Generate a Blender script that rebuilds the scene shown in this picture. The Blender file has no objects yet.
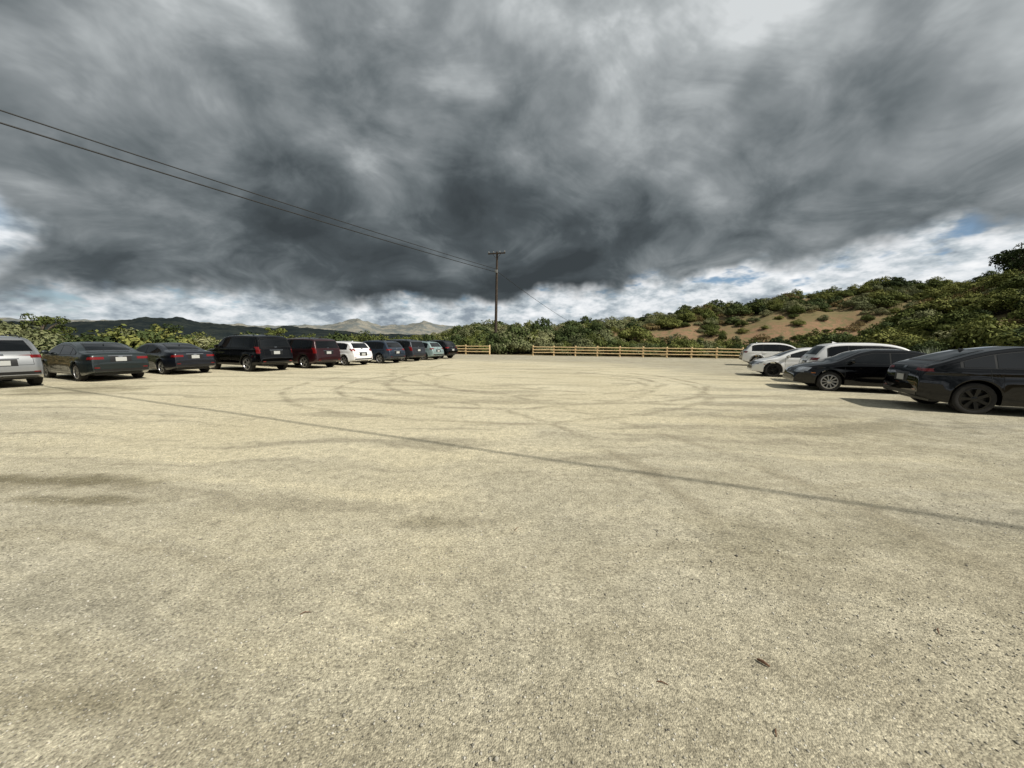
import bpy, math, random
import numpy as np
from mathutils import Vector, Matrix
from mathutils.bvhtree import BVHTree
random.seed(7); rng=np.random.default_rng(11)
scene=bpy.context.scene
scene.view_settings.view_transform='Standard'
try: scene.view_settings.look='None'
except Exception: pass
scene.view_settings.exposure=0

# ------------------------------------------------------------ helpers
def link(o,parent=None):
    scene.collection.objects.link(o)
    if parent: o.parent=parent
    return o
def empty(name,loc=(0,0,0),rz=0):
    e=bpy.data.objects.new(name,None); e.location=loc; e.rotation_euler=(0,0,rz); e.empty_display_size=.3
    return link(e)
def mesh_obj(name,v,f,mats,parent=None,smooth=None,mi=None,ret_mesh=False):
    m=bpy.data.meshes.new(name); m.from_pydata([tuple(p) for p in v],[],[tuple(q) for q in f])
    if not isinstance(mats,(list,tuple)): mats=[mats]
    for a in mats: m.materials.append(a)
    if mi is not None: m.polygons.foreach_set('material_index',list(mi))
    if smooth is not None:
        m.polygons.foreach_set('use_smooth',[True]*len(m.polygons))
        if smooth<3: m.set_sharp_from_angle(angle=smooth)
    m.update()
    if ret_mesh: return m
    return link(bpy.data.objects.new(name,m),parent)
def fast_mesh(name,V,F,mats,smooth=False):
    m=bpy.data.meshes.new(name); k=F.shape[1]
    m.vertices.add(len(V)); m.vertices.foreach_set('co',np.ascontiguousarray(V,dtype=np.float32).ravel())
    m.loops.add(F.size); m.loops.foreach_set('vertex_index',np.ascontiguousarray(F,dtype=np.int32).ravel())
    m.polygons.add(len(F)); m.polygons.foreach_set('loop_start',np.arange(0,F.size,k,dtype=np.int32))
    if smooth: m.polygons.foreach_set('use_smooth',np.ones(len(F),dtype=bool))
    for a in mats: m.materials.append(a)
    m.update(calc_edges=True); m.validate(); return m
def box(c,h,R=None):
    pts=[]
    for dx in(-1,1):
        for dy in(-1,1):
            for dz in(-1,1):
                p=Vector((dx*h[0],dy*h[1],dz*h[2]))
                if R: p=R@p
                pts.append(Vector(c)+p)
    F=[(0,1,3,2),(4,6,7,5),(0,4,5,1),(2,3,7,6),(0,2,6,4),(1,5,7,3)]
    return pts,F
def tube(path,rad,n=8,caps=True):
    V=[];F=[]; N=len(path)
    for i,p in enumerate(path):
        p=Vector(p); d=(Vector(path[min(i+1,N-1)])-Vector(path[max(i-1,0)])).normalized()
        a=d.cross(Vector((0,0,1))) 
        if a.length<.05: a=d.cross(Vector((1,0,0)))
        a.normalize(); b=a.cross(d); r=rad[i] if isinstance(rad,(list,tuple)) else rad
        for k in range(n):
            t=2*math.pi*k/n; V.append(p+a*math.cos(t)*r+b*math.sin(t)*r)
    for i in range(N-1):
        for k in range(n):
            F.append((i*n+k,i*n+(k+1)%n,(i+1)*n+(k+1)%n,(i+1)*n+k))
    if caps: F.append(tuple(range(n-1,-1,-1))); F.append(tuple((N-1)*n+k for k in range(n)))
    return V,F
class Acc:
    def __init__(s): s.v=[];s.f=[];s.m=[]
    def add(s,VF,mi=0):
        o=len(s.v); s.v+=list(VF[0])
        for q in VF[1]: s.f.append(tuple(i+o for i in q)); s.m.append(mi)

# ------------------------------------------------------------ node helper
class NT:
    def __init__(s,tree): s.t=tree; s.n=tree.nodes; s.l=tree.links
    def new(s,ty,**k):
        n=s.n.new(ty)
        for a,b in k.items(): setattr(n,a,b)
        return n
    def put(s,sock,val):
        if isinstance(val,bpy.types.NodeSocket): s.l.new(val,sock)
        else:
            if isinstance(val,(tuple,list)) and len(val)==3 and sock.type=='RGBA': val=(*val,1)
            sock.default_value=val
    def math(s,op,a,b=0.0,c=None,clamp=False):
        n=s.new('ShaderNodeMath',operation=op,use_clamp=clamp); s.put(n.inputs[0],a); s.put(n.inputs[1],b)
        if c is not None: s.put(n.inputs[2],c)
        return n.outputs[0]
    def vmath(s,op,a,b=(0,0,0)):
        n=s.new('ShaderNodeVectorMath',operation=op); s.put(n.inputs[0],a); s.put(n.inputs[1],b)
        return n.outputs['Value'] if op in('DOT_PRODUCT','LENGTH') else n.outputs[0]
    def noise(s,vec,scale,detail=4,rough=.55,dist=0.0):
        n=s.new('ShaderNodeTexNoise'); 
        if vec is not None: s.l.new(vec,n.inputs['Vector'])
        n.inputs['Scale'].default_value=scale;n.inputs['Detail'].default_value=detail
        n.inputs['Roughness'].default_value=rough;n.inputs['Distortion'].default_value=dist
        return n.outputs[0]
    def sstep(s,x,a,b,lo=0.0,hi=1.0):
        n=s.new('ShaderNodeMapRange',interpolation_type='SMOOTHSTEP'); s.put(n.inputs[0],x)
        n.inputs[1].default_value=a;n.inputs[2].default_value=b;n.inputs[3].default_value=lo;n.inputs[4].default_value=hi
        return n.outputs[0]
    def lin(s,x,a,b,lo=0.0,hi=1.0):
        n=s.new('ShaderNodeMapRange'); s.put(n.inputs[0],x)
        n.inputs[1].default_value=a;n.inputs[2].default_value=b;n.inputs[3].default_value=lo;n.inputs[4].default_value=hi
        return n.outputs[0]
    def ramp(s,x,stops):
        n=s.new('ShaderNodeValToRGB'); s.put(n.inputs[0],x); e=n.color_ramp.elements
        while len(e)<len(stops): e.new(.5)
        for i,(p,c) in enumerate(stops):
            e[i].position=p; e[i].color=(c,c,c,1) if not isinstance(c,tuple) else (*c,1)
        return n.outputs[0]
    def mix(s,f,a,b,bt='MIX'):
        n=s.new('ShaderNodeMix',data_type='RGBA',blend_type=bt); s.put(n.inputs[0],f); s.put(n.inputs[6],a); s.put(n.inputs[7],b)
        return n.outputs[2]
    def xyz(s,v):
        n=s.new('ShaderNodeSeparateXYZ'); s.l.new(v,n.inputs[0]); return n.outputs
    def cxyz(s,x,y,z):
        n=s.new('ShaderNodeCombineXYZ'); s.put(n.inputs[0],x);s.put(n.inputs[1],y);s.put(n.inputs[2],z); return n.outputs[0]
def new_mat(name):
    m=bpy.data.materials.new(name); m.use_nodes=True; t=NT(m.node_tree)
    b=m.node_tree.nodes['Principled BSDF']; return m,t,b
def simple(name,col,rough=.5,metal=0,coat=0,var=.0,scale=8,bump=0):
    m,t,b=new_mat(name)
    b.inputs['Roughness'].default_value=rough;b.inputs['Metallic'].default_value=metal
    b.inputs['Coat Weight'].default_value=coat;b.inputs['Coat Roughness'].default_value=.02
    tc=t.new('ShaderNodeTexCoord').outputs['Object']
    n=t.noise(tc,scale,3)
    c=t.mix(t.lin(n,.3,.7),tuple(x*(1-var) for x in col),tuple(min(1,x*(1+var)) for x in col))
    t.l.new(c,b.inputs['Base Color'])
    if bump:
        bp=t.new('ShaderNodeBump'); bp.inputs['Strength'].default_value=bump; bp.inputs['Distance'].default_value=.02
        t.l.new(n,bp.inputs['Height']); t.l.new(bp.outputs[0],b.inputs['Normal'])
    return m

# ------------------------------------------------------------ camera
EYE=1.6
p=math.radians(6.56); al=.0079
r0=Vector((1,0,0)); f=Vector((0,math.cos(p),-math.sin(p))); u0=Vector((0,math.sin(p),math.cos(p)))
r=r0*math.cos(al)+u0*math.sin(al); u=u0*math.cos(al)-r0*math.sin(al)
cam=bpy.data.cameras.new('camera'); cam.sensor_width=36; cam.lens=36*369.5/1024; cam.clip_start=.05; cam.clip_end=20000
co=bpy.data.objects.new('camera',cam); link(co)
M=Matrix((( r.x,u.x,-f.x,0),(r.y,u.y,-f.y,0),(r.z,u.z,-f.z,EYE),(0,0,0,1)))
co.matrix_world=M; scene.camera=co

# ------------------------------------------------------------ sun
SAZ=math.radians(120.5); SEL=math.radians(45)
sd=Vector((math.sin(SAZ)*math.cos(SEL),math.cos(SAZ)*math.cos(SEL),math.sin(SEL)))
sl=bpy.data.lights.new('sun','SUN'); sl.energy=4.9; sl.angle=math.radians(.5); sl.color=(1,.95,.85)
so=bpy.data.objects.new('sun',sl); link(so); so.rotation_euler=(-sd).to_track_quat('-Z','Y').to_euler(); so.location=(0,0,30)

# ------------------------------------------------------------ world / sky
w=bpy.data.worlds.new('World'); scene.world=w; w.use_nodes=True
try:
    w.cycles.sampling_method='MANUAL'; w.cycles.sample_map_resolution=256
except Exception: pass
t=NT(w.node_tree); bg=w.node_tree.nodes['Background']
sky=t.new('ShaderNodeTexSky',sky_type='NISHITA'); sky.sun_disc=False; sky.sun_elevation=SEL; sky.sun_rotation=SAZ
D=t.new('ShaderNodeTexCoord').outputs['Generated']
D=t.vmath('NORMALIZE',D); X,Y,Z=t.xyz(D)
az=t.math('ARCTAN2',X,Y); azd=t.math('MULTIPLY',az,57.2958); eld=t.math('MULTIPLY',t.math('ARCSINE',Z),57.2958)
zz=t.math('ADD',t.math('MAXIMUM',Z,0.0),.34)
P=t.cxyz(t.math('DIVIDE',X,zz),t.math('DIVIDE',Y,zz),0.3)
wn=t.new('ShaderNodeTexNoise'); t.l.new(P,wn.inputs['Vector']); wn.inputs['Scale'].default_value=1.3; wn.inputs['Detail'].default_value=2
warp=t.vmath('MULTIPLY',t.vmath('SUBTRACT',wn.outputs['Color'],(.5,.5,.5)),(.9,.9,0))
P2=t.vmath('ADD',P,warp)
nA=t.noise(P2,1.05,3,.5); nB=t.noise(P2,3.6,5,.58)
nC=t.noise(t.vmath('ADD',D,(3.1,0,0)),7,4,.55)
nD=t.noise(t.vmath('MULTIPLY',D,(1,1,1.35)),4.2,5,.52)
def spot(a,e,k):
    a=math.radians(a);e=math.radians(e); v=(math.sin(a)*math.cos(e),math.cos(a)*math.cos(e),math.sin(e))
    return t.math('EXPONENT',t.math('MULTIPLY',t.math('SUBTRACT',t.vmath('DOT_PRODUCT',D,v),1.0),k))
val=t.math('MULTIPLY',t.math('SUBTRACT',nA,.5),1.1)
val=t.math('ADD',val,t.math('MULTIPLY',t.math('SUBTRACT',nB,.5),.95))
val=t.math('ADD',val,t.math('MULTIPLY',t.math('SUBTRACT',nD,.5),1.1))
val=t.math('ADD',val,.52)
for a,e,k,wt in [(22,40,26,.20),(-38,22,30,.08),(-23,10,25,-.26),(13,13,30,-.24),(-47,29,20,.10),(47,24,18,.06),(-5,12,25,-.18),(38,17,40,-.10),(-50,7,60,-.12),(150,50,2,.26)]:
    val=t.math('ADD',val,t.math('MULTIPLY',spot(a,e,k),wt))
cl=t.ramp(val,[(0.0,(.046,.056,.062)),(.25,(.078,.094,.103)),(.45,(.150,.173,.184)),(.65,(.255,.28,.292)),(.85,(.43,.46,.47)),(1.0,(.66,.69,.70))])
azf=t.lin(azd,-60,60)
bnd=t.ramp(azf,[(0.0,.36),(.1,.40),(.26,.50),(.42,.57),(.52,.55),(.58,.68),(.66,.88),(.75,.97),(.88,.97),(1.0,.97)])
bnd=t.math('MULTIPLY',bnd,9.8)
pert=t.math('ADD',t.math('MULTIPLY',t.math('SUBTRACT',nC,.5),8.0),t.math('MULTIPLY',t.math('SUBTRACT',nD,.5),6.0))
diff=t.math('ADD',t.math('SUBTRACT',eld,bnd),pert)
cover=t.sstep(diff,-.8,2.0)
hole=t.math('ADD',t.math('MULTIPLY',spot(-55.5,9.5,330),1.0),t.math('MULTIPLY',t.math('SUBTRACT',nC,.5),1.6))
cover=t.math('MULTIPLY',cover,t.sstep(hole,.35,.75,1.0,0.0))
nE=t.noise(t.vmath('MULTIPLY',D,(1,1,2.8)),9,4,.6)
cum=t.sstep(t.math('ADD',nE,t.lin(eld,0,9,.12,.05)),.37,.52)
cum=t.math('MULTIPLY',cum,t.math('SUBTRACT',1.0,t.math('MULTIPLY',spot(-54.5,11.2,2200),.8)))
cumc=t.ramp(t.math('ADD',t.noise(t.vmath('MULTIPLY',D,(1,1,2.4)),14,4,.62),t.lin(azd,-10,25,-.05,.02)),[(.3,(.28,.33,.38)),(.42,(.50,.56,.60)),(.56,(.80,.83,.855)),(.68,(.95,.96,.97))])
skc=t.mix(1.0,sky.outputs[0],(.10,.10,.10),'MULTIPLY')
skc=t.mix(.35,skc,(.14,.30,.52))
gap=t.mix(cum,skc,cumc)
fin=t.mix(cover,gap,cl)
t.l.new(fin,bg.inputs['Color']); bg.inputs['Strength'].default_value=1.0

# ------------------------------------------------------------ terrain
def sst(x,a,b):
    q=np.clip((x-a)/(b-a),0,1); return q*q*(3-2*q)
def wob(X,Y,s=1.0):
    return (np.sin(X*.31*s+1.3)*np.cos(Y*.27*s+.4)+.6*np.sin(X*.71*s-Y*.53*s+2)+.4*np.sin(X*1.3*s+Y*1.1*s)+.3*np.cos(Y*1.9*s-X*.8*s))/2.3
AX=(.407,.914); AN=(.914,-.407)
def height(X,Y):
    X=np.asarray(X,float);Y=np.asarray(Y,float)
    wv=AN[0]*X+AN[1]*Y
    fd=(Y-(45-.23*(X+6.5)))*.975-3.0
    d=np.maximum(wv-13.5,fd)+.6*wob(X,Y,.6)
    Hm=2.5*sst(X,-16,-6)+6.4*sst(X,2,54)+2.2*sst(X,42,75)
    h=Hm*(.72*sst(d,0,19)+.28*sst(d,14,34))
    h=h+1.0*sst(X,-14,-7)*(1-sst(X,12,24))*sst(d,1.5,7)
    h=h+sst(d,3,16)*sst(X,0,25)*(.75*wob(X,Y,.5)+.40*wob(X+9,Y,1.4))
    far=sst(np.hypot(X,Y),160,400)
    h=h*(1-.9*far)
    lot=1-sst(d,-2,2)
    h=h+lot*.012*wob(X,Y,1.5)
    return h
def axis(lo,hi,st,far):
    a=list(np.arange(lo,hi+.01,st)); s=st
    while a[-1]<far: s*=1.25; a.append(a[-1]+s)
    s=st
    while a[0]>-far: s*=1.25; a.insert(0,a[0]-s)
    return np.array(a)
gx=axis(-50,110,1.0,7000); gy=axis(-20,120,1.0,7000)
GX,GY=np.meshgrid(gx,gy); GZ=height(GX,GY)
V=np.stack([GX.ravel(),GY.ravel(),GZ.ravel()],1); nx=len(gx);ny=len(gy)
idx=np.arange(nx*ny).reshape(ny,nx)
F=np.stack([idx[:-1,:-1].ravel(),idx[:-1,1:].ravel(),idx[1:,1:].ravel(),idx[1:,:-1].ravel()],1)

gm,t,b=new_mat('gravel_and_hill_soil')
G=t.new('ShaderNodeNewGeometry'); Pos=G.outputs['Position']; x,y,z=t.xyz(Pos)
n1=t.noise(Pos,.22,3,.6); n2=t.noise(Pos,1.3,4,.65); n3=t.noise(Pos,8,4,.7); n4=t.noise(Pos,55,3,.75)
vor=t.new('ShaderNodeTexVoronoi'); t.l.new(Pos,vor.inputs['Vector']); vor.inputs['Scale'].default_value=120
tan_=t.mix(t.lin(n1,.3,.7),(.52,.465,.325),(.62,.565,.415))
gry=t.mix(t.lin(n2,.35,.65),(.25,.232,.178),(.39,.362,.285))
# driven / raked bands sweeping along the lot
st=t.new('ShaderNodeMapping'); wp=t.vmath('ADD',Pos,t.cxyz(t.math('MULTIPLY',n1,5.0),t.math('MULTIPLY',n1,-3.0),0.0))
t.l.new(wp,st.inputs['Vector']); st.inputs['Rotation'].default_value=(0,0,math.radians(-60)); st.inputs['Scale'].default_value=(.16,1.3,1)
n5=t.noise(st.outputs[0],1.0,4,.62)
dist0=t.vmath('LENGTH',t.vmath('SUBTRACT',Pos,(-4.0,18.0,0)))
gmask=t.sstep(t.math('ADD',dist0,t.math('ADD',t.math('MULTIPLY',t.math('SUBTRACT',n1,.5),14.0),t.math('MULTIPLY',t.math('SUBTRACT',n5,.5),20.0))),10,17)
gmask=t.math('MULTIPLY',gmask,t.lin(n5,.36,.58,1.05,.45))
c=t.mix(gmask,tan_,gry)
c=t.mix(t.sstep(n5,.50,.62,0,.45),c,(.25,.225,.165))
def ring(cx,cy,rad,wd,amt):
    dd=t.vmath('LENGTH',t.vmath('SUBTRACT',t.cxyz(x,y,0.0),(cx,cy,0)))
    dd=t.math('ABSOLUTE',t.math('SUBTRACT',dd,t.math('ADD',rad,t.math('MULTIPLY',n1,1.8))))
    return t.math('MULTIPLY',t.sstep(dd,0,wd,1,0),amt)
rg=None
for a in [(1.2,15.5,3.6,.26,.7),(1.2,15.5,5.2,.26,.7),(-.5,14.3,4.6,.22,.65),(-.5,14.3,6.2,.22,.6),(6,22,10,.26,.6),(6,22,11.6,.26,.6),(-9,2,10,.22,.55),(-9,2,11.6,.22,.55)]:
    q=ring(*a); rg=q if rg is None else t.math('MAXIMUM',rg,q)
rg=t.math('MULTIPLY',rg,t.sstep(n2,.34,.56)); rg=t.math('MULTIPLY',rg,t.sstep(n1,.32,.54))
c=t.mix(rg,c,(.25,.22,.155))
def blob(cx,cy,rx,ry,amt):
    v=t.vmath('MULTIPLY',t.vmath('SUBTRACT',t.cxyz(x,y,0.0),(cx,cy,0)),(1/rx,1/ry,0))
    return t.math('MULTIPLY',t.sstep(t.math('ADD',t.vmath('LENGTH',v),t.math('MULTIPLY',t.math('SUBTRACT',n2,.5),2.6)),.2,1.3,1,0),amt)
bl=None
for a in [(-5.2,4.0,1.3,.20,.75),(-4.3,3.5,1.0,.15,.7),(-.6,3.1,.35,.16,.45),(-1.9,1.45,.6,.14,.5),(3.0,3.0,1.3,.5,.3),(6.5,7,2.5,1.2,.35),(-13.5,11.5,2,1.5,.5)]:
    q=blob(*a); bl=q if bl is None else t.math('MAXIMUM',bl,q)
c=t.mix(bl,c,(.16,.14,.085))
c=t.mix(1.0,c,t.ramp(n3,[(.28,.72),(.5,1.0),(.72,1.2)]),'MULTIPLY')
c=t.mix(1.0,c,t.ramp(n4,[(.30,.55),(.5,1.0),(.70,1.38)]),'MULTIPLY')
spk=t.ramp(t.xyz(vor.outputs['Color'])[0],[(0,.30),(.2,.85),(.8,1.05),(1,1.7)])
c=t.mix(.6,c,spk,'MULTIPLY')
wv=t.math('SUBTRACT',t.math('MULTIPLY',x,.914),t.math('MULTIPLY',y,.407))
fd=t.math('SUBTRACT',t.math('ADD',y,t.math('MULTIPLY',x,.23)),43.5)
out=t.math('MAXIMUM',t.math('SUBTRACT',wv,12.5),fd)
out=t.math('MAXIMUM',out,t.math('SUBTRACT',t.math('MULTIPLY',wv,-1.0),27.0))
outm=t.sstep(t.math('ADD',out,t.math('MULTIPLY',t.math('SUBTRACT',n2,.5),3.0)),0,1.6)
wild=t.mix(t.lin(n2,.3,.7),(.12,.11,.05),(.22,.17,.09))
red=t.mix(t.lin(n3,.3,.7),(.19,.115,.065),(.31,.20,.125))
red=t.mix(t.sstep(n2,.45,.62),red,(.16,.14,.07))
def rblob(cx,cy,rx,ry):
    v=t.vmath('MULTIPLY',t.vmath('SUBTRACT',t.cxyz(x,y,0.0),(cx,cy,0)),(1/rx,1/ry,0))
    return t.sstep(t.math('ADD',t.vmath('LENGTH',v),t.math('MULTIPLY',t.math('SUBTRACT',n1,.5),2.4)),.5,1.1,1,0)
rm=t.math('MAXIMUM',rblob(37,49,12,3.5),rblob(25,54,8,3))
rm=t.math('MAXIMUM',rm,t.math('MULTIPLY',t.sstep(n1,.50,.60),.65))
wild=t.mix(rm,wild,red)
c=t.mix(outm,c,wild)
t.l.new(c,b.inputs['Base Color']); b.inputs['Roughness'].default_value=.95; b.inputs['Specular IOR Level'].default_value=.1
hh=t.math('ADD',t.math('MULTIPLY',n3,1.0),t.math('MULTIPLY',n4,.38)); hh=t.math('ADD',hh,t.math('MULTIPLY',vor.outputs['Distance'],-.45))
bp=t.new('ShaderNodeBump'); bp.inputs['Strength'].default_value=.6; bp.inputs['Distance'].default_value=.018
t.l.new(hh,bp.inputs['Height']); t.l.new(bp.outputs[0],b.inputs['Normal'])
link(bpy.data.objects.new('ground',fast_mesh('ground',V,F,[gm],True)))

# loose gravel near the viewer (one mesh)
sm,t,b=new_mat('loose_stone'); G=t.new('ShaderNodeNewGeometry')
c=t.ramp(G.outputs['Random Per Island'],[(0,(.13,.12,.10)),(.3,(.26,.245,.20)),(.7,(.42,.395,.33)),(1,(.66,.63,.56))])
t.l.new(c,b.inputs['Base Color']); b.inputs['Roughness'].default_value=.9
N=46000
yy=.7+rng.random(N)**1.6*8.5; xx=(rng.random(N)*2-1)*(yy*1.45+1.2)
sz=.0026+.0050*rng.random(N)**3+ .006*(rng.random(N)>.995)
octv=np.array([(1,0,0),(-1,0,0),(0,1,0),(0,-1,0),(0,0,1),(0,0,-1)],float)
octf=np.array([(0,2,4),(2,1,4),(1,3,4),(3,0,4),(2,0,5),(1,2,5),(3,1,5),(0,3,5)])
sc=sz[:,None,None]*(.6+.8*rng.random((N,6,1)))
vv=octv[None]*sc; th=rng.random(N)*6.28; cs,sn=np.cos(th)[:,None],np.sin(th)[:,None]
vx=vv[...,0]*cs-vv[...,1]*sn; vy=vv[...,0]*sn+vv[...,1]*cs; vz=vv[...,2]*.7
V=np.stack([vx+xx[:,None],vy+yy[:,None],vz+(height(xx,yy)+sz*.25)[:,None]],-1).reshape(-1,3)
F=(octf[None]+(np.arange(N)*6)[:,None,None]).reshape(-1,3)
link(bpy.data.objects.new('gravel',fast_mesh('gravel',V,F,[sm])))
tw=simple('twig_bark',(.13,.07,.04),.9,var=.4,scale=40)
for (tx,ty,ang,ln,rd) in [(1.27,1.68,-.9,.055,.008),(.72,1.57,-.35,.05,.003),(.05,3.0,1.1,.08,.003),(-1.2,2.0,.3,.06,.003),(2.4,1.9,.8,.06,.004),(1.1,1.35,1.0,.04,.003)]:
    dx,dy=math.cos(ang)*ln/2,math.sin(ang)*ln/2
    vf=tube([(tx-dx,ty-dy,rd+.004),(tx-.2*dx,ty+.1*dx,rd+.010),(tx+dx,ty+dy,rd+.004)],[rd*.6,rd,rd*.5],6)
    mesh_obj('twig',vf[0],vf[1],tw,smooth=.8)

# ------------------------------------------------------------ mountains
def mountains(name,prof,az0,az1,R,depth,cols,seed,rug=1):
    n=420;m=34; a=np.linspace(az0,az1,n); pr=np.interp(a,[q[0] for q in prof],[q[1] for q in prof])
    rs=np.linspace(0,1,m); A,Rr=np.meshgrid(np.radians(a),rs)
    prm=np.tile(pr,(m,1)); Xm=np.sin(A)*(R+Rr*depth);Ym=np.cos(A)*(R+Rr*depth)
    shape=np.sin(np.clip(Rr,0,1)*np.pi)**.8
    k=900/R
    nz=(wob(Xm+seed*77,Ym,.02*k)*.20+wob(Xm,Ym+seed*31,.055*k)*.16+wob(Xm+50,Ym,.13*k)*.10+wob(Xm,Ym+20,.3*k)*.06)*rug
    Zm=np.tan(np.radians(prm))*(R+depth*.5)*shape*(1+nz)-R*.004
    V=np.stack([Xm.ravel(),Ym.ravel(),Zm.ravel()],1); idx=np.arange(n*m).reshape(m,n)
    F=np.stack([idx[:-1,:-1].ravel(),idx[:-1,1:].ravel(),idx[1:,1:].ravel(),idx[1:,:-1].ravel()],1)
    mt,t,b=new_mat(name+'_mat'); Pm=t.new('ShaderNodeNewGeometry').outputs['Position']
    nn=t.noise(Pm,8/R*4,5,.65); nf=t.noise(Pm,60/R*4,4,.7)
    c=t.mix(t.sstep(nn,.4,.6),cols[0],cols[1]); c=t.mix(t.math('MULTIPLY',t.sstep(nf,.45,.6),.5),c,cols[2])
    t.l.new(c,b.inputs['Base Color']); b.inputs['Roughness'].default_value=1;b.inputs['Specular IOR Level'].default_value=0
    link(bpy.data.objects.new(name,fast_mesh(name,V,F,[mt],True)))
mountains('mountains',[(-60,1.8),(-45,1.9),(-35,1.9),(-30,1.9),(-26,2.3),(-22.5,3.5),(-19.5,2.4),(-16,2.6),(-13.5,3.1),(-10,2.1),(-5,1.6),(0,1.3),(12,1.2)],-62,14,2600,1500,[(.14,.155,.155),(.27,.255,.215),(.09,.105,.105)],1,.9)  # bluish distance haze is put into these slope colours
mountains('hills',[(-60,1.4),(-50,1.8),(-46,2.2),(-42,2.5),(-38,2.2),(-34,1.8),(-30,1.95),(-26,1.6),(-22,1.3),(-16,1.0),(0,.8),(12,.5)],-62,14,900,500,[(.016,.022,.024),(.03,.036,.033),(.013,.017,.018)],2,1.1)

# ------------------------------------------------------------ shrubs
def leaf_mat(name,c0,c1,c2):
    m,t,b=new_mat(name); G=t.new('ShaderNodeNewGeometry'); O=t.new('ShaderNodeObjectInfo')
    k=t.math('ADD',t.math('MULTIPLY',G.outputs['Random Per Island'],.35),t.math('MULTIPLY',O.outputs['Random'],.65))
    c=t.ramp(k,[(0.1,c0),(.5,c1),(.95,c2)])
    t.l.new(c,b.inputs['Base Color']); b.inputs['Roughness'].default_value=.85; b.inputs['Specular IOR Level'].default_value=.08
    return m
lm=[leaf_mat('leaves_olive',(.055,.072,.022),(.125,.145,.042),(.23,.23,.07)),
    leaf_mat('leaves_sage',(.10,.112,.055),(.17,.185,.09),(.27,.265,.14)),
    leaf_mat('leaves_dark',(.024,.036,.014),(.055,.075,.028),(.10,.125,.045)),
    leaf_mat('leaves_dry',(.13,.092,.042),(.22,.165,.075),(.32,.25,.125))]
bark=simple('bark',(.09,.07,.05),.95,var=.4,scale=6,bump=.5)
def leaves(cent,rad,n,size,flat=.8,rnd=.3):
    d=rng.normal(size=(n,3)); d/=np.linalg.norm(d,axis=1)[:,None]; d[:,2]=np.where(d[:,2]<-.5,-d[:,2],d[:,2])
    rr=rad*(.60+.45*rng.random(n)**.6); pos=cent+d*rr[:,None]*np.array([1,1,flat])
    nrm=d+rng.normal(size=(n,3))*rnd; nrm/=np.linalg.norm(nrm,axis=1)[:,None]
    a=np.cross(nrm,rng.normal(size=(n,3))); a/=np.linalg.norm(a,axis=1)[:,None]; bb=np.cross(nrm,a)
    s=size*(.6+.8*rng.random(n))[:,None]; l=s*1.0; wd=s*.55
    return np.stack([pos-a*l,pos-bb*wd,pos+a*l,pos+bb*wd],1)
def bush_mesh(name,mat,nb=16,nl=130,size=.075,tall=1.0):
    Q=[];sticks=Acc()
    for i in range(nb):
        a=rng.random()*6.28; q=rng.random()**.6*.72; h=(.25+rng.random()*.62*(1-(q/.8)**2*.8))*tall
        c=np.array([math.cos(a)*q,math.sin(a)*q,h]); rr=.22+.2*rng.random()
        Q.append(leaves(c,rr,nl,size))
        sticks.add(tube([(0,0,-.1),(c[0]*.4,c[1]*.4,c[2]*.45),tuple(c)],[.03,.02,.008],4,False))
    for i in range(26):
        a=rng.random()*6.28; q=rng.random()*.6
        c=np.array([math.cos(a)*q,math.sin(a)*q,(.95+.15*rng.random()-.4*q)*tall]); Q.append(leaves(c,.08,9,size*.8,1.6,.6))
    Q=np.concatenate(Q); n=len(Q); V=Q.reshape(-1,3); F=np.arange(n*4).reshape(-1,4)
    sv=np.array([tuple(p) for p in sticks.v]); sf=np.array(sticks.f)+len(V)
    m=fast_mesh(name,np.concatenate([V,sv]),np.concatenate([F,sf]),[mat,bark])
    m.polygons.foreach_set('material_index',np.r_[np.zeros(n,int),np.ones(len(sf),int)].astype(np.int32))
    return m
bm=[bush_mesh('shrub_a',lm[0],18,150,.055),bush_mesh('shrub_b',lm[0],22,130,.05,1.15),bush_mesh('shrub_c',lm[1],16,140,.05,.9),
    bush_mesh('shrub_d',lm[2],18,140,.06,1.1),bush_mesh('shrub_e',lm[3],12,90,.05,.8),bush_mesh('shrub_f',lm[1],20,130,.05,1.1)]
sh=empty('chaparral_shrubs')
cnt=0
def put_bush(x,y,s,kind,sz=1.0):
    global cnt
    o=bpy.data.objects.new('shrub_%d'%cnt,bm[kind]); cnt+=1
    o.location=(x,y,float(height(x,y))-.08*s); o.rotation_euler=(0,0,rng.random()*6.28); o.scale=(s*(.9+.5*rng.random()),s*(.9+.5*rng.random()),s*sz*(.8+.35*rng.random()))
    link(o,sh)
def fdist(x,y): return (y-(45-.23*(x+6.5)))*.975
tries=0
while cnt<900 and tries<14000:
    tries+=1
    x=rng.uniform(-14,88); y=rng.uniform(8,90)
    wv_=AN[0]*x+AN[1]*y; d=max(wv_-13.5,fdist(x,y)-1.5)
    if d<.8 or d>38: continue
    if abs(x/max(y,1)) >1.7: continue
    red_=min(((x-37)/13)**2+((y-49)/4.5)**2,((x-25)/9)**2+((y-54)/3.5)**2)
    if red_<1 and rng.random()<.55: continue
    if -3.2<x<3.0 and fdist(x,y)<6: continue
    s=.60+1.15*rng.random()**1.7
    if red_<1.6: s*=.62
    k=rng.choice([0,1,2,3,4,5],p=[.28,.2,.16,.13,.14,.09]) if x>10 else rng.choice([0,1,2,3,4,5],p=[.18,.14,.24,.10,.12,.22])
    if wv_>13 and y<45 and d<14: k=rng.choice([0,1,3,2,4],p=[.32,.24,.26,.12,.06]); s*=1.2
    put_bush(x,y,s*1.15,k)
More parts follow.
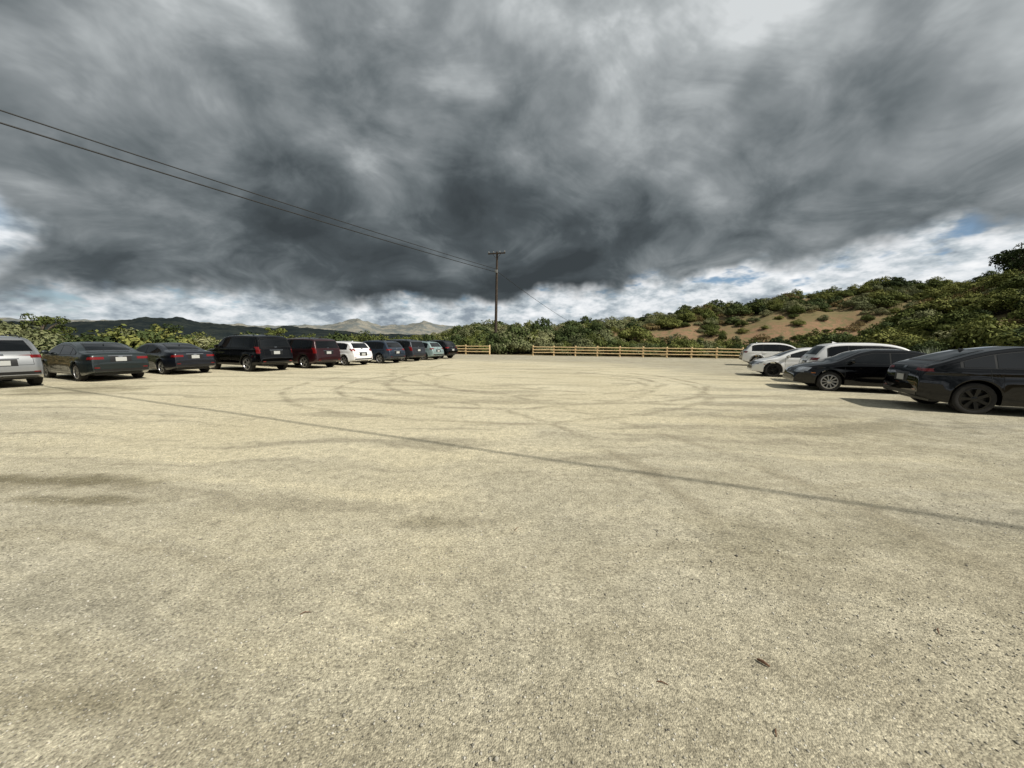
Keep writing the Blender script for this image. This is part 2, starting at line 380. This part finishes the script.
for i in range(100):
    x=rng.uniform(-11,34); 
    if -2.6<x<2.8: continue
    y=45-.23*(x+6.5)+rng.uniform(2.6,9); put_bush(x,y,rng.uniform(1.3,2.5)*(1.0 if x<14 else .62),rng.choice([0,1,2,3,5,4],p=[.2,.2,.2,.14,.22,.04]),1.08)
for i in range(30):
    x=rng.uniform(-5,5); put_bush(x,rng.uniform(47.3,50.3) if abs(x+2.2)<2.6 else rng.uniform(49,56),rng.uniform(1.5,2.5),rng.choice([2,5,0,3]),1.05)
for i in range(200):
    v=rng.uniform(-6,62); wv_=-27.5-rng.random()*9; x=AX[0]*v+AN[0]*wv_; y=AX[1]*v+AN[1]*wv_
    dd=math.hypot(x,y); k=.036 if v<12 else .018
    put_bush(x,y,(1.6+k*dd)/1.2*rng.uniform(.64,1.02),rng.choice([0,1,2,5,4,3],p=[.32,.24,.14,.16,.06,.08]),.95)

# ------------------------------------------------------------ trees
def tree(name,loc,H,R,mat,nb=34,nl=110,size=.12,lean=.1):
    e=empty(name,loc); A=Acc(); tips=[]
    top=(lean*H,0,H*.75)
    A.add(tube([(0,0,-.3),(lean*H*.3,.05,H*.3),(lean*H*.7,-.05,H*.55),top],[H*.035,H*.028,H*.018,H*.006],8))
    for i in range(nb):
        a=rng.random()*6.28; hz=H*(.38+.58*rng.random()); q=R*(.25+.75*rng.random())*math.sqrt(max(.08,1-((hz/H-.6)/.45)**2))
        c=(lean*hz+math.cos(a)*q,math.sin(a)*q,hz); s0=(lean*hz*.7,0,hz*.62)
        A.add(tube([s0,((s0[0]+c[0])/2,(s0[1]+c[1])/2,(s0[2]+c[2])/2+.15),c],[H*.012,H*.008,.01],5,False)); tips.append(c)
    mesh_obj('trunk_and_limbs',A.v,A.f,bark,e,smooth=.9)
    Q=np.concatenate([leaves(np.array(c),R*(.2+.16*rng.random()),nl,size,.75) for c in tips])
    m=fast_mesh('foliage',Q.reshape(-1,3),np.arange(len(Q)*4).reshape(-1,4),[mat]); link(bpy.data.objects.new('foliage',m),e)
tree('oak_tree',(58.8,44.5,float(height(58.8,44.5))+.2),4.8,2.5,lm[2])
tree('oak_tree',(63,45,float(height(63,45))-.1),5.0,2.8,lm[2])
tree('pepper_tree',(-25.5,39,0),3.0,1.4,lm[0],26,90,.09)
tree('pepper_tree',(-35,27.5,0),3.3,1.6,lm[0],28,90,.09)
tree('pepper_tree',(-31,33,0),2.7,1.5,lm[2],28,90,.08)
ym=simple('yucca_leaf',(.20,.23,.15),.6,var=.3)
def yucca(x,y,s):
    A=Acc(); z0=float(height(x,y))
    for i in range(90):
        a=rng.random()*6.28; e_=rng.uniform(.1,1.45); L=s*(.8+.3*rng.random()); d=Vector((math.cos(a)*math.cos(e_),math.sin(a)*math.cos(e_),math.sin(e_)))
        sd_=Vector((-math.sin(a),math.cos(a),0))*.035*s; o=Vector((0,0,.25*s))
        A.add(([o-sd_,o+sd_,o+d*L*.6+sd_*.8,o+d*L-Vector((0,0,.05)),o+d*L*.6-sd_*.8],[(0,1,2,3,4)]))
    o=mesh_obj('yucca_plant',A.v,A.f,ym); o.location=(x,y,z0+.2)
yucca(24.6,21.7,1.1); yucca(25.8,21.0,.9); yucca(20.5,48,1.2)

# ------------------------------------------------------------ fence
wood=simple('new_pine',(.62,.46,.25),.8,var=.2,scale=3,bump=.3)
def fence(a,b_,name='wooden_fence'):
    a=Vector(a);b_=Vector(b_); L=(b_-a).length; n=max(1,round(L/2.45)); e=empty(name,(a.x,a.y,0)); d=(b_-a)/L
    for i in range(n+1):
        q=d*(L*i/n); hz=1.15+.05*random.random(); lean=random.uniform(-.02,.02)
        vf=tube([(q.x,q.y,-.2),(q.x+lean,q.y,hz-.02),(q.x+lean,q.y,hz)],[.10,.095,.07],10); mesh_obj('post_%d'%(i+1),vf[0],vf[1],wood,e,smooth=.7)
    for i in range(n):
        for k,hz in enumerate((.36,.68,1.0)):
            p0=d*(L*i/n+.02);p1=d*(L*(i+1)/n-.02); j=random.uniform(-.03,.03)
            vf=tube([(p0.x,p0.y-.09,hz+j*.5),(p1.x,p1.y-.09,hz-j)],[.052,.047],8); mesh_obj('rail_%d_%d'%(i+1,k+1),vf[0],vf[1],wood,e,smooth=.7)
def fy(x): return 45-.23*(x+6.5)
fence((-8.5,fy(-8.5)),(-2.7,fy(-2.7))); fence((2.4,fy(2.4)),(26,fy(26)))

# ------------------------------------------------------------ utility poles and wires
pw=simple('weathered_pole',(.05,.036,.026),.9,var=.3,scale=5,bump=.4)
ins=simple('insulator',(.25,.25,.24),.4)
wirem=simple('cable',(.015,.015,.015),.6)
def pole(x,y,H,ang):
    e=empty('utility_pole',(x,y,float(height(x,y)))); e.rotation_euler=(0,math.radians(.9),ang)
    vf=tube([(0,0,-.5),(0,0,H*.5),(0,0,H)],[.21,.18,.13],12); mesh_obj('pole',vf[0],vf[1],pw,e,smooth=.8)
    for z in (H-.25,):
        vf=box((0,-.16,z),(1.25,.06,.08)); mesh_obj('crossarm',vf[0],vf[1],pw,e)
        for s in(-1,1):
            vf=tube([(s*.6,-.15,z-.05),(0,-.12,z-.75)],.025,5); mesh_obj('brace',vf[0],vf[1],pw,e)
    for s in(-1.15,-.45,.45,1.15):
        vf=tube([(s,-.16,H-.17),(s,-.16,H-.08),(s,-.16,H+.05)],[.04,.08,.05],8); mesh_obj('insulator',vf[0],vf[1],ins,e)
    vf=box((0,-.2,H-2.6),(.16,.07,.2)); mesh_obj('equipment_box',vf[0],vf[1],ins,e)
    return e
HP=13.7
pole(-2.35,52,HP-float(height(-2.35,52)),math.radians(-20)); pole(-37,-11.4,12.6,math.radians(35)); 
def wire(a,b_,sag,rad,par,n=36):
    pts=[]
    for i in range(n+1):
        q=i/n; pts.append((a[0]+(b_[0]-a[0])*q,a[1]+(b_[1]-a[1])*q,a[2]+(b_[2]-a[2])*q-sag*4*q*(1-q)))
    vf=tube(pts,rad,6); mesh_obj('cable',vf[0],vf[1],wirem,par,smooth=3.1)
pl=empty('power_line')
wire((-2.3,51.8,11.4),(-37,-11.4,11.7),.5,.030,pl); wire((-2.3,51.8,11.0),(-37.0,-11.4,11.1),.5,.036,pl)
hz_=float(height(14,92))
wire((-2.2,52.2,11.2),(14,92,hz_+2.0),.3,.03,pl)
vf=tube([(14,92,hz_-.3),(14,92,hz_+2.1)],[.12,.1],8); mesh_obj('service_post',vf[0],vf[1],pw)
pl2=empty('overhead_cable'); wire((-32.2,18.4,11.5),(32.5,-10.9,11.5),.1,.032,pl2)
pole(-32.2,18.6,11.7,math.radians(66)); pole(32.5,-10.7,11.7,math.radians(66))

# ------------------------------------------------------------ cars
def pchip(xs,ys):
    xs=np.array(xs,float);ys=np.array(ys,float);h=np.diff(xs);d=np.diff(ys)/h;m=np.zeros(len(xs))
    for i in range(1,len(xs)-1):
        if d[i-1]*d[i]>0:
            w1=2*h[i]+h[i-1];w2=h[i]+2*h[i-1]; m[i]=(w1+w2)/(w1/d[i-1]+w2/d[i])
    m[0]=d[0];m[-1]=d[-1]
    def fn(x):
        x=np.clip(x,xs[0],xs[-1]); i=np.clip(np.searchsorted(xs,x)-1,0,len(h)-1); q=(x-xs[i])/h[i]
        return (2*q**3-3*q**2+1)*ys[i]+(q**3-2*q**2+q)*h[i]*m[i]+(-2*q**3+3*q**2)*ys[i+1]+(q**3-q**2)*h[i]*m[i+1]
    return fn
def paint(name,col,metal=.35,rough=.32,dustk=.05,coat=1.0):
    m,t,b=new_mat(name); tc=t.new('ShaderNodeTexCoord').outputs['Object']
    z=t.xyz(tc)[2]; n=t.noise(tc,3,4,.6)
    dust=t.math('MULTIPLY',t.sstep(t.math('ADD',z,t.math('MULTIPLY',n,.4)),.35,.80,1,0),dustk)
    t.l.new(t.mix(dust,col,(.33,.29,.22)),b.inputs['Base Color'])
    b.inputs['Metallic'].default_value=metal; b.inputs['Roughness'].default_value=rough; b.inputs['Coat Weight'].default_value=coat
    b.inputs['Coat Roughness'].default_value=.02
    return m
glass=simple('tinted_glass',(.004,.005,.006),.02)
black=simple('black_plastic',(.008,.008,.008),.35,var=.3)
tyre=simple('tyre_rubber',(.014,.013,.012),.85,var=.4)
alloy=simple('alloy',(.45,.45,.46),.35,metal=.8); alloyd=simple('alloy_black',(.008,.008,.008),.2,metal=.2)
redl=simple('tail_light',(.16,.006,.006),.12,coat=.6); headl=simple('head_light',(.35,.37,.4),.1,coat=1,metal=.4)
plate=simple('licence_plate',(.42,.43,.42),.5); chrome=simple('chrome',(.5,.5,.5),.15,metal=1)
amber=simple('amber',(.4,.13,.02),.3)

def wheel_mesh(R,rim,kind):
    A=Acc(); n=36
    def lathe(pr,mi):
        V=[];F=[]
        for (r_,y_) in pr:
            for k in range(n):
                a=2*math.pi*k/n; V.append((r_*math.cos(a),y_,r_*math.sin(a)))
        for i in range(len(pr)-1):
            for k in range(n): F.append((i*n+k,i*n+(k+1)%n,(i+1)*n+(k+1)%n,(i+1)*n+k))
        A.add((V,F),mi)
    lathe([(.02,-.11),(rim,-.11),(R-.03,-.115),(R,-.09),(R,.09),(R-.03,.115),(rim+.03,.118),(rim,.105)],0)
    lathe([(rim,.105),(rim-.015,.108),(rim-.02,.09),(rim-.03,.02),(.01,.02)],1)
    lathe([(rim,.107),(rim+.006,.112),(rim-.022,.114),(rim-.03,.09)],2)
    lathe([(.06,.03),(.06,.095),(.05,.10),(.001,.10)],2)
    ns={'five':5,'ten':10,'seven':7}[kind]
    for k in range(ns):
        a=2*math.pi*k/ns; wd={5:.045,7:.032,10:.018}[ns]
        dirv=Vector((math.cos(a),0,math.sin(a))); sdv=Vector((-math.sin(a),0,math.cos(a)))
        P=[]
        for rr_,w_,y_ in((.04,wd*.8,.095),(rim-.018,wd*1.15,.108)):
            for s in(-1,1):
                P.append(dirv*rr_+sdv*w_*s+Vector((0,y_,0))); P.append(dirv*rr_+sdv*w_*s*.8+Vector((0,y_-.04,0)))
        A.add((P,[(0,4,6,2),(1,3,7,5),(0,1,5,4),(2,6,7,3)]),2)
    return A
WH={}
def get_wheel(R,kind,dark):
    k=(R,kind,dark)
    if k not in WH:
        A=wheel_mesh(R,R*.70,kind); WH[k]=mesh_obj('wheel',A.v,A.f,[tyre,black,alloyd if dark else alloy],smooth=.6,mi=A.m,ret_mesh=True)
    return WH[k]

TYPES={
'sedan':dict(L=4.85,W=1.86,belt=.93,tum=.42,sill=.22,R=.335,wb=(1.02,3.88),
  top=[(0,.55),(.015,.72),(.05,.92),(.10,1.03),(.22,1.075),(.60,1.10),(.82,1.13),(1.2,1.27),(1.6,1.39),(2.1,1.455),(2.6,1.45),(3.05,1.36),(3.45,1.17),(3.82,1.0),(4.3,.90),(4.62,.78),(4.78,.66),(4.85,.5)],
  win=(.98,3.62),pil=[1.42,2.35],rear=((.60,.50),1.16,1.37),front=((.66,.52),1.05,1.36),tail=(.46,.88,.80,.91,.24),plate=.82,head=(.42,.86,.62,.75,.35),doors=[1.28,2.36,3.5]),
'fast':dict(L=4.70,W=1.86,belt=.92,tum=.44,sill=.20,R=.335,wb=(.98,3.86),
  top=[(0,.55),(.015,.75),(.05,.95),(.10,1.05),(.2,1.09),(.45,1.13),(.8,1.22),(1.2,1.34),(1.7,1.43),(2.2,1.44),(2.6,1.41),(3.1,1.26),(3.75,.96),(4.2,.84),(4.5,.72),(4.65,.6),(4.70,.46)],
  win=(.85,3.58),pil=[1.35,2.3],rear=((.62,.48),1.15,1.36),front=((.68,.50),1.0,1.34),tail=(.45,.90,.84,.95,.22),plate=.62,head=(.45,.86,.60,.70,.35),doors=[1.25,2.3,3.4]),
'coupesuv':dict(L=4.76,W=1.94,belt=1.04,tum=.42,sill=.23,R=.37,wb=(.95,3.84),
  top=[(0,.6),(.02,.80),(.06,.98),(.12,1.09),(.20,1.15),(.36,1.215),(.6,1.31),(.9,1.42),(1.3,1.53),(1.8,1.60),(2.2,1.61),(2.65,1.56),(3.1,1.42),(3.8,1.07),(4.2,.95),(4.5,.82),(4.70,.66),(4.76,.5)],
  win=(.66,3.62),pil=[1.25,2.26],rear=((.66,.52),1.23,1.47),front=((.72,.54),1.13,1.50),tail=(.52,.92,.96,1.04,.24),plate=.78,head=(.45,.86,.66,.76,.35),doors=[1.2,2.26,3.45]),
'suv':dict(L=4.85,W=1.94,belt=1.15,tum=.26,sill=.30,R=.39,wb=(.98,3.86),
  top=[(0,.55),(.015,.72),(.06,.95),(.10,1.15),(.20,1.45),(.28,1.66),(.38,1.76),(.8,1.82),(1.6,1.84),(2.5,1.82),(2.95,1.74),(3.25,1.53),(3.62,1.22),(3.8,1.15),(4.4,1.10),(4.7,1.0),(4.82,.8),(4.85,.55)],
  win=(.34,3.42),pil=[1.2,2.25],rear=((.74,.66),1.24,1.63),front=((.76,.66),1.25,1.68),tail=(.82,.94,.90,1.24,.12),plate=.95,head=(.55,.90,.80,.98,.22),doors=[1.25,2.28,3.4],rails=True,clad=True),
'cross':dict(L=4.58,W=1.86,belt=1.02,tum=.34,sill=.26,R=.355,wb=(.90,3.60),
  top=[(0,.55),(.015,.74),(.06,.93),(.12,1.06),(.22,1.17),(.40,1.40),(.52,1.52),(.68,1.60),(1.2,1.655),(1.9,1.665),(2.4,1.63),(2.8,1.53),(3.2,1.30),(3.55,1.08),(3.8,1.02),(4.2,.95),(4.45,.82),(4.54,.66),(4.58,.5)],
  win=(.55,3.3),pil=[1.22,2.16],rear=((.66,.56),1.18,1.49),front=((.70,.56),1.13,1.50),tail=(.58,.90,.93,1.05,.26),plate=.80,head=(.45,.86,.70,.82,.32),doors=[1.2,2.2,3.25],rails=True,clad=True),
'hatch':dict(L=4.30,W=1.79,belt=.97,tum=.34,sill=.22,R=.33,wb=(.80,3.40),
  top=[(0,.55),(.015,.74),(.06,.90),(.12,1.02),(.25,1.18),(.42,1.38),(.55,1.46),(1.0,1.53),(1.7,1.55),(2.2,1.52),(2.6,1.42),(3.0,1.20),(3.4,1.0),(3.9,.88),(4.15,.75),(4.27,.6),(4.30,.48)],
  win=(.55,3.2),pil=[1.1,2.0],rear=((.62,.54),1.12,1.40),front=((.68,.54),1.04,1.40),tail=(.60,.86,.90,1.06,.18),plate=.72,head=(.42,.82,.62,.76,.35),doors=[1.1,2.05,3.1]),
}
def car(x,y,hd,kind,pmat,end='rear',wheel='five',darkrim=False,scale=(1,1,1),name='parked_car',no_rails=False):
    S=TYPES[kind]; L=S['L'];W=S['W'];T=pchip([a for a,_ in S['top']],[b_ for _,b_ in S['top']]); R=S['R'];Ra=R+.055;belt=S['belt'];sill=S['sill']
    def B(s):
        v=sill+.14*max(0,1-s/.6)**1.5+.06*max(0,1-(L-s)/.7)
        for wc in S['wb']:
            dd=abs(s-wc)
            if dd<Ra: v=max(v,R+math.sqrt(max(0,Ra*Ra-dd*dd)))
        return v
    def plan(s):
        v=1.0
        if s<.8: v-=.16*(1-s/.8)**2.6
        if L-s<1.1: v-=.20*(1-(L-s)/1.1)**2.4
        return v
    def hw(s,z):
        f_=1.0
        if z<.55: f_=1-.055*((.55-z)/.35)**2
        elif z<belt: f_=1-.035*((z-.55)/(belt-.55))**2
        else: f_=.965
        f_-=.014*math.exp(-((z-(belt-.17))/.05)**2)
        flare=0
        for wc in S['wb']:
            dd=math.hypot(s-wc,z-R); flare=max(flare,.022*math.exp(-((dd-Ra)/.09)**2))
        mid=math.exp(-((s-L/2)/1.0)**4); f_-=.022*mid*math.exp(-((z-.45)/.14)**2)
        q=z-belt; tmb=S['tum']*(math.sqrt(q*q+.0009)+q)/2
        return W/2*plan(s)*f_-tmb+flare
    st=set()
    xs=np.linspace(0,L,1600); zs=T(xs); arc=np.r_[0,np.cumsum(np.hypot(np.diff(xs),np.diff(zs)))]
    for a in np.linspace(0,arc[-1],96): st.add(round(float(np.interp(a,arc,xs)),4))
    for wc in S['wb']:
        for k in range(0,19):
            st.add(round(wc+Ra*math.cos(math.pi*k/18),4))
        st.add(round(wc-Ra-.004,4)); st.add(round(wc+Ra+.004,4))
    st=sorted(st); st=[s for i,s in enumerate(st) if i==0 or s-st[i-1]>.0018]
    V=[];F=[];NS=None
    for s in st:
        Tz=float(T(s)); Bz=min(B(s),Tz-.08); cr=.03; rr=min(.10,.35*(Tz-Bz)); te=Tz-cr-rr
        sec=[(0,Bz),(hw(s,Bz)-.05,Bz)]
        for k in range(20):
            z=Bz+.01+(te-Bz-.01)*k/19; sec.append((hw(s,z)-(.012 if k==0 else 0),z))
        y0=hw(s,te)
        for k in range(1,7):
            a=math.pi/2*k/6; sec.append((y0-rr*1.1*(1-math.cos(a)),te+rr*math.sin(a)))
        ye=y0-rr*1.1
        for k in range(1,8):
            q=1-k/7; sec.append((ye*q,Tz-cr*q*q))
        full=[(a,b_) for a,b_ in sec]+[(-a,b_) for a,b_ in sec[-2:0:-1]]
        NS=len(full)
        for a,b_ in full: V.append((s-L/2,a,b_))
    for i in range(len(st)-1):
        for k in range(NS):
            F.append((i*NS+k,(i+1)*NS+k,(i+1)*NS+(k+1)%NS,i*NS+(k+1)%NS))
    F.append(tuple(range(NS))); F.append(tuple((len(st)-1)*NS+k for k in range(NS-1,-1,-1)))
    ang=math.atan2(hd[1],hd[0])
    off=Vector((hd[0],hd[1],0))*(L/2*(1 if end=='rear' else -1))
    e=empty(name,(x+off.x,y+off.y,float(height(x,y))),ang); e.scale=scale
    mesh_obj('body',V,F,pmat,e,smooth=.62)
    bvh=BVHTree.FromPolygons(V,F)
    def hit(mode,a,b_,sg=1):
        if mode=='side': o=Vector((a-L/2,sg*3,b_));d=Vector((0,-sg,0))
        elif mode=='rear': o=Vector((-L,a,b_));d=Vector((1,0,0))
        elif mode=='front': o=Vector((L,a,b_));d=Vector((-1,0,0))
        else: o=Vector((a-L/2,b_,4));d=Vector((0,0,-1))
        h=bvh.ray_cast(o,d)
        if h[0] is None: return None
        nn=h[1]
        if nn.dot(d)>0: nn=-nn
        return h[0],nn
    def patch(mode,bot,top,nr,off_,sg=1):
        V=[];ok=[];F=[];n=len(bot)
        for j in range(nr+1):
            for i in range(n):
                q=j/nr; a=bot[i][0]*(1-q)+top[i][0]*q; b_=bot[i][1]*(1-q)+top[i][1]*q
                h=hit(mode,a,b_,sg)
                if h is None or (mode=='side' and abs(h[0].y)<.3): V.append(Vector((0,0,.6)));ok.append(False)
                else: V.append(h[0]+h[1]*off_);ok.append(True)
        for j in range(nr):
            for i in range(n-1):
                q=(j*n+i,j*n+i+1,(j+1)*n+i+1,(j+1)*n+i)
                if all(ok[k] for k in q): F.append(q)
        return V,F
    def quad(mode,a0,a1,b0,b1,off_,sg=1,nx=8,ny=5,a0t=None,a1t=None):
        a0t=a0 if a0t is None else a0t; a1t=a1 if a1t is None else a1t
        bot=[(a0+(a1-a0)*i/nx,b0) for i in range(nx+1)]; tp=[(a0t+(a1t-a0t)*i/nx,b1) for i in range(nx+1)]
        return patch(mode,bot,tp,ny,off_,sg)
    parts={}
    def P(nm,VF,mat):
        if not VF[1]: return
        parts.setdefault((nm,mat.name),(Acc(),mat))[0].add(VF)
    wa,wb_=S['win']; zb=lambda s: belt+.035+.02*(1-s/L)
    def zt(s): return min(float(T(s))-.135, max(z_ for _,z_ in S['top'])-.145)
    def strip(a,b_,o,gb=0,gt=0):
        pts=[a+(b_-a)*i/22 for i in range(23)]; pts=[s for s in pts if zt(s)-gt>zb(s)+gb+.03]
        return [(s,zb(s)+gb) for s in pts],[(s,zt(s)-gt) for s in pts]
    for sg in(1,-1):
        bt,tp=strip(wa,wb_,0,-.015,-.016)
        if len(bt)>2: P('window_trim',patch('side',bt,tp,6,.003,sg),black)
        cuts=[wa+.04]+S['pil']+[wb_-.03]
        for i in range(len(cuts)-1):
            bt,tp=strip(cuts[i]+.022,cuts[i+1]-.022,0)
            if len(bt)>2: P('side_windows',patch('side',bt,tp,6,.007,sg),glass)
        for k,sx in enumerate(S['doors']):
            zlow=sill+.12 if k else R+.30
            P('door_seams',quad('side',sx-.006,sx+.006,zlow,belt+.0,.002,sg,1,8,a0t=sx-.006-(.05 if k==0 else 0),a1t=sx+.006-(.05 if k==0 else 0)),black)
        P('door_seams',quad('side',S['doors'][0]+.25,S['doors'][2],sill+.11,sill+.122,.002,sg,24,1),black)
        for hx in(S['doors'][0]+.17,S['doors'][1]+.17):
            h=hit('side',hx,belt-.10,sg)
            if h: P('door_handles',box(h[0]+Vector((0,sg*.018,0)),(.085,.014,.014)),pmat)
        P('sill_trim',quad('side',S['wb'][0]+Ra+.02,S['wb'][1]-Ra-.02,sill+.005,sill+(.13 if S.get('clad') else .05),.003,sg,20,2),black)
        if S.get('clad'):
            for wc in S['wb']:
                a0=[(wc+(Ra+.002)*math.cos(q),R+(Ra+.002)*math.sin(q)) for q in np.linspace(-.25,math.pi+.25,30)]
                a1=[(wc+(Ra+.055)*math.cos(q),R+(Ra+.055)*math.sin(q)) for q in np.linspace(-.25,math.pi+.25,30)]
                P('arch_trim',patch('side',a0,a1,2,.004,sg),black)
        y0,y1,z0,z1,wr=S['tail']
        P('tail_lights',quad('rear',sg*y0,sg*(y1-.05),z0+.02,z1,.005,1,10,5),redl)
        P('tail_lights',quad('side',.03,wr,z0+.01,z1,.005,sg,10,5,a1t=wr*.8),redl)
        y0,y1,z0,z1,wr=S['head']
        P('head_lights',quad('front',sg*y0,sg*(y1-.03),z0,z1,.005,1,10,5),headl)
        P('head_lights',quad('side',L-.06,L-wr,z0+.05,z1+.04,.005,sg,10,5,a1t=L-wr-.12),headl)
        P('marker',quad('side',L-wr-.10,L-wr-.22,z0-.02,z0+.01,.004,sg,3,1),amber)
        ms=S['pil'][1]+.98; h=hit('side',ms,belt+.03,sg)
        if h:
            c=h[0]+Vector((0,sg*.12,.075)); vs=[];fs=[]
            for i in range(7):
                for k in range(12):
                    a=math.pi*i/6; q=2*math.pi*k/12
                    vs.append(c+Vector((.085*math.cos(a) if math.cos(a)>0 else .03*math.cos(a),.11*math.sin(a)*math.cos(q),.075*math.sin(a)*math.sin(q))))
            for i in range(6):
                for k in range(12): fs.append((i*12+k,i*12+(k+1)%12,(i+1)*12+(k+1)%12,(i+1)*12+k))
            P('mirrors',(vs,fs),pmat); P('mirrors',box(h[0]+Vector((0,sg*.03,.02)),(.03,.06,.02)),black)
    (yb,yt),z0,z1=S['rear']
    P('rear_window_trim',quad('rear',-yb-.02,yb+.02,z0-.02,z1+.02,.004,1,16,8,-yt-.02,yt+.02),black)
    P('rear_window',quad('rear',-yb,yb,z0,z1,.008,1,16,8,-yt,yt),glass)
    (yb,yt),z0,z1=S['front']
    P('windscreen',quad('front',-yb,yb,z0,z1,.006,1,16,8,-yt,yt),glass)
    zp=S['plate']; h=hit('rear',0,zp)
    if h:
        P('plate_recess',quad('rear',-.30,.30,zp-.10,zp+.11,.003,1,8,3),black)
        P('licence_plate',box(h[0]+Vector((-.015,0,0)),(.006,.155,.075)),plate)
    zl=S['tail'][2]-.10
    P('boot_seam',quad('rear',-.62,.62,zl-.10-.005,zl-.10+.005,.003,1,14,1),black)
    for sg in(1,-1): P('boot_seam',quad('rear',sg*.62-.005,sg*.62+.005,zl-.10,S['rear'][1]-.04,.003,1,1,8),black)
    P('boot_trim',quad('rear',-.34,.34,zp+.115,zp+.14,.006,1,8,1),chrome if not darkrim else black)
    P('rear_bumper_trim',quad('rear',-W*.40,W*.40,.38,.52 if S.get('clad') else .46,.005,1,14,3),black)
    for sg in(1,-1): P('reflector',quad('rear',sg*.60,sg*.74,.50,.53,.007,1,4,1),redl)
    hz=S['head'][2]
    P('grille',quad('front',-.42,.42,hz-.06,hz+.12,.005,1,10,4,-.50,.50),black)
    P('lower_grille',quad('front',-.62,.62,.36,.50,.005,1,12,3,-.5,.5),black)
    P('badge',quad('front',-.07,.07,hz+.0,hz+.06,.010,1,2,2),chrome)
    P('badge',quad('rear',-.06,.06,S['tail'][3]-.03,S['tail'][3]+.03,.007,1,2,2),chrome)
    if S.get('rails') and not no_rails:
        for sg in(1,-1):
            pts=[]
            for i in range(12):
                s=.75+(2.5-.75)*i/11; h=hit('top',s,sg*(W/2-.36))
                if h: pts.append(h[0]+Vector((0,0,.045 if 0<i<11 else 0)))
            P('roof_rails',tube(pts,.016,6),black)
    h=hit('top',S['win'][0]+.45,0)
    if h: P('antenna_fin',([h[0]+Vector(q) for q in((-.09,.0,.055),(-.09,.02,-.01),(-.09,-.02,-.01),(.09,0,-.005))],[(0,1,2),(0,3,1),(0,2,3)]),pmat)
    P('underbody',box((0,0,(sill+.52)/2),(L/2-.28,W/2-.27,(.52-sill)/2)),black)
    for (nm,_),(A,mat) in parts.items():
        mesh_obj(nm,A.v,A.f,mat,e,smooth=.8 if nm not in('door_handles','underbody','licence_plate') else None)
    wm=get_wheel(R,wheel,darkrim)
    for wc in S['wb']:
        for sg in(1,-1):
            o=bpy.data.objects.new('wheel',wm); o.location=(wc-L/2,sg*(W/2-.135),R-.008); 
            o.rotation_euler=(0,0,0) if sg>0 else (0,0,math.pi)
            link(o,e)
    return e
hl=(-.914,.407); hr=(.914,-.407)
silver=paint('paint_silver',(.33,.34,.35),.6); dgreen=paint('paint_dark_green',(.014,.022,.023),.4); navy=paint('paint_navy',(.007,.009,.015),.3)
blackp=paint('paint_black',(.0015,.0015,.002),.0,.03,.005,0); wine=paint('paint_dark_red',(.026,.004,.006),.3); white=paint('paint_white',(.80,.80,.80),0,.3)
grey=paint('paint_grey',(.04,.045,.055),.5); teal=paint('paint_teal',(.30,.40,.40),.4); blue=paint('paint_blue',(.025,.04,.065),.5)
def lcar(x,y,dw,*a,**k): car(x+AN[0]*dw,y+AN[1]*dw,hl,*a,**k)
lcar(-15.5,11.3,-.3,'cross',silver)
lcar(-14.4,13.85,-.5,'sedan',dgreen,wheel='ten')
lcar(-14.4,16.9,0,'sedan',navy,scale=(.96,.97,.98))
lcar(-12.2,18.95,.3,'suv',blackp)
lcar(-11.1,21.5,.7,'suv',wine,scale=(1,.96,.94))
lcar(-10.0,24.0,.5,'hatch',white)
lcar(-8.9,26.6,.9,'cross',blue,scale=(1,1,.97))
lcar(-7.8,29.2,.7,'suv',grey,scale=(.97,.96,.92))
lcar(-6.7,31.7,.5,'cross',teal,scale=(1,1,.95))
lcar(-5.7,34.3,.3,'cross',blackp)
def vw(v,w_): return (AX[0]*v+AN[0]*w_,AX[1]*v+AN[1]*w_)
car(*vw(13.05,5.4),hr,'coupesuv',blackp,darkrim=True,wheel='seven')
car(*vw(16.7,3.8),(-hr[0],-hr[1]),'sedan',blackp,end='front',wheel='ten')
car(*vw(19.4,4.9),hr,'cross',white,no_rails=True)
car(*vw(22.2,3.4),(-hr[0],-hr[1]),'fast',white,end='front',darkrim=True)
car(*vw(32,4.3),hr,'cross',white)
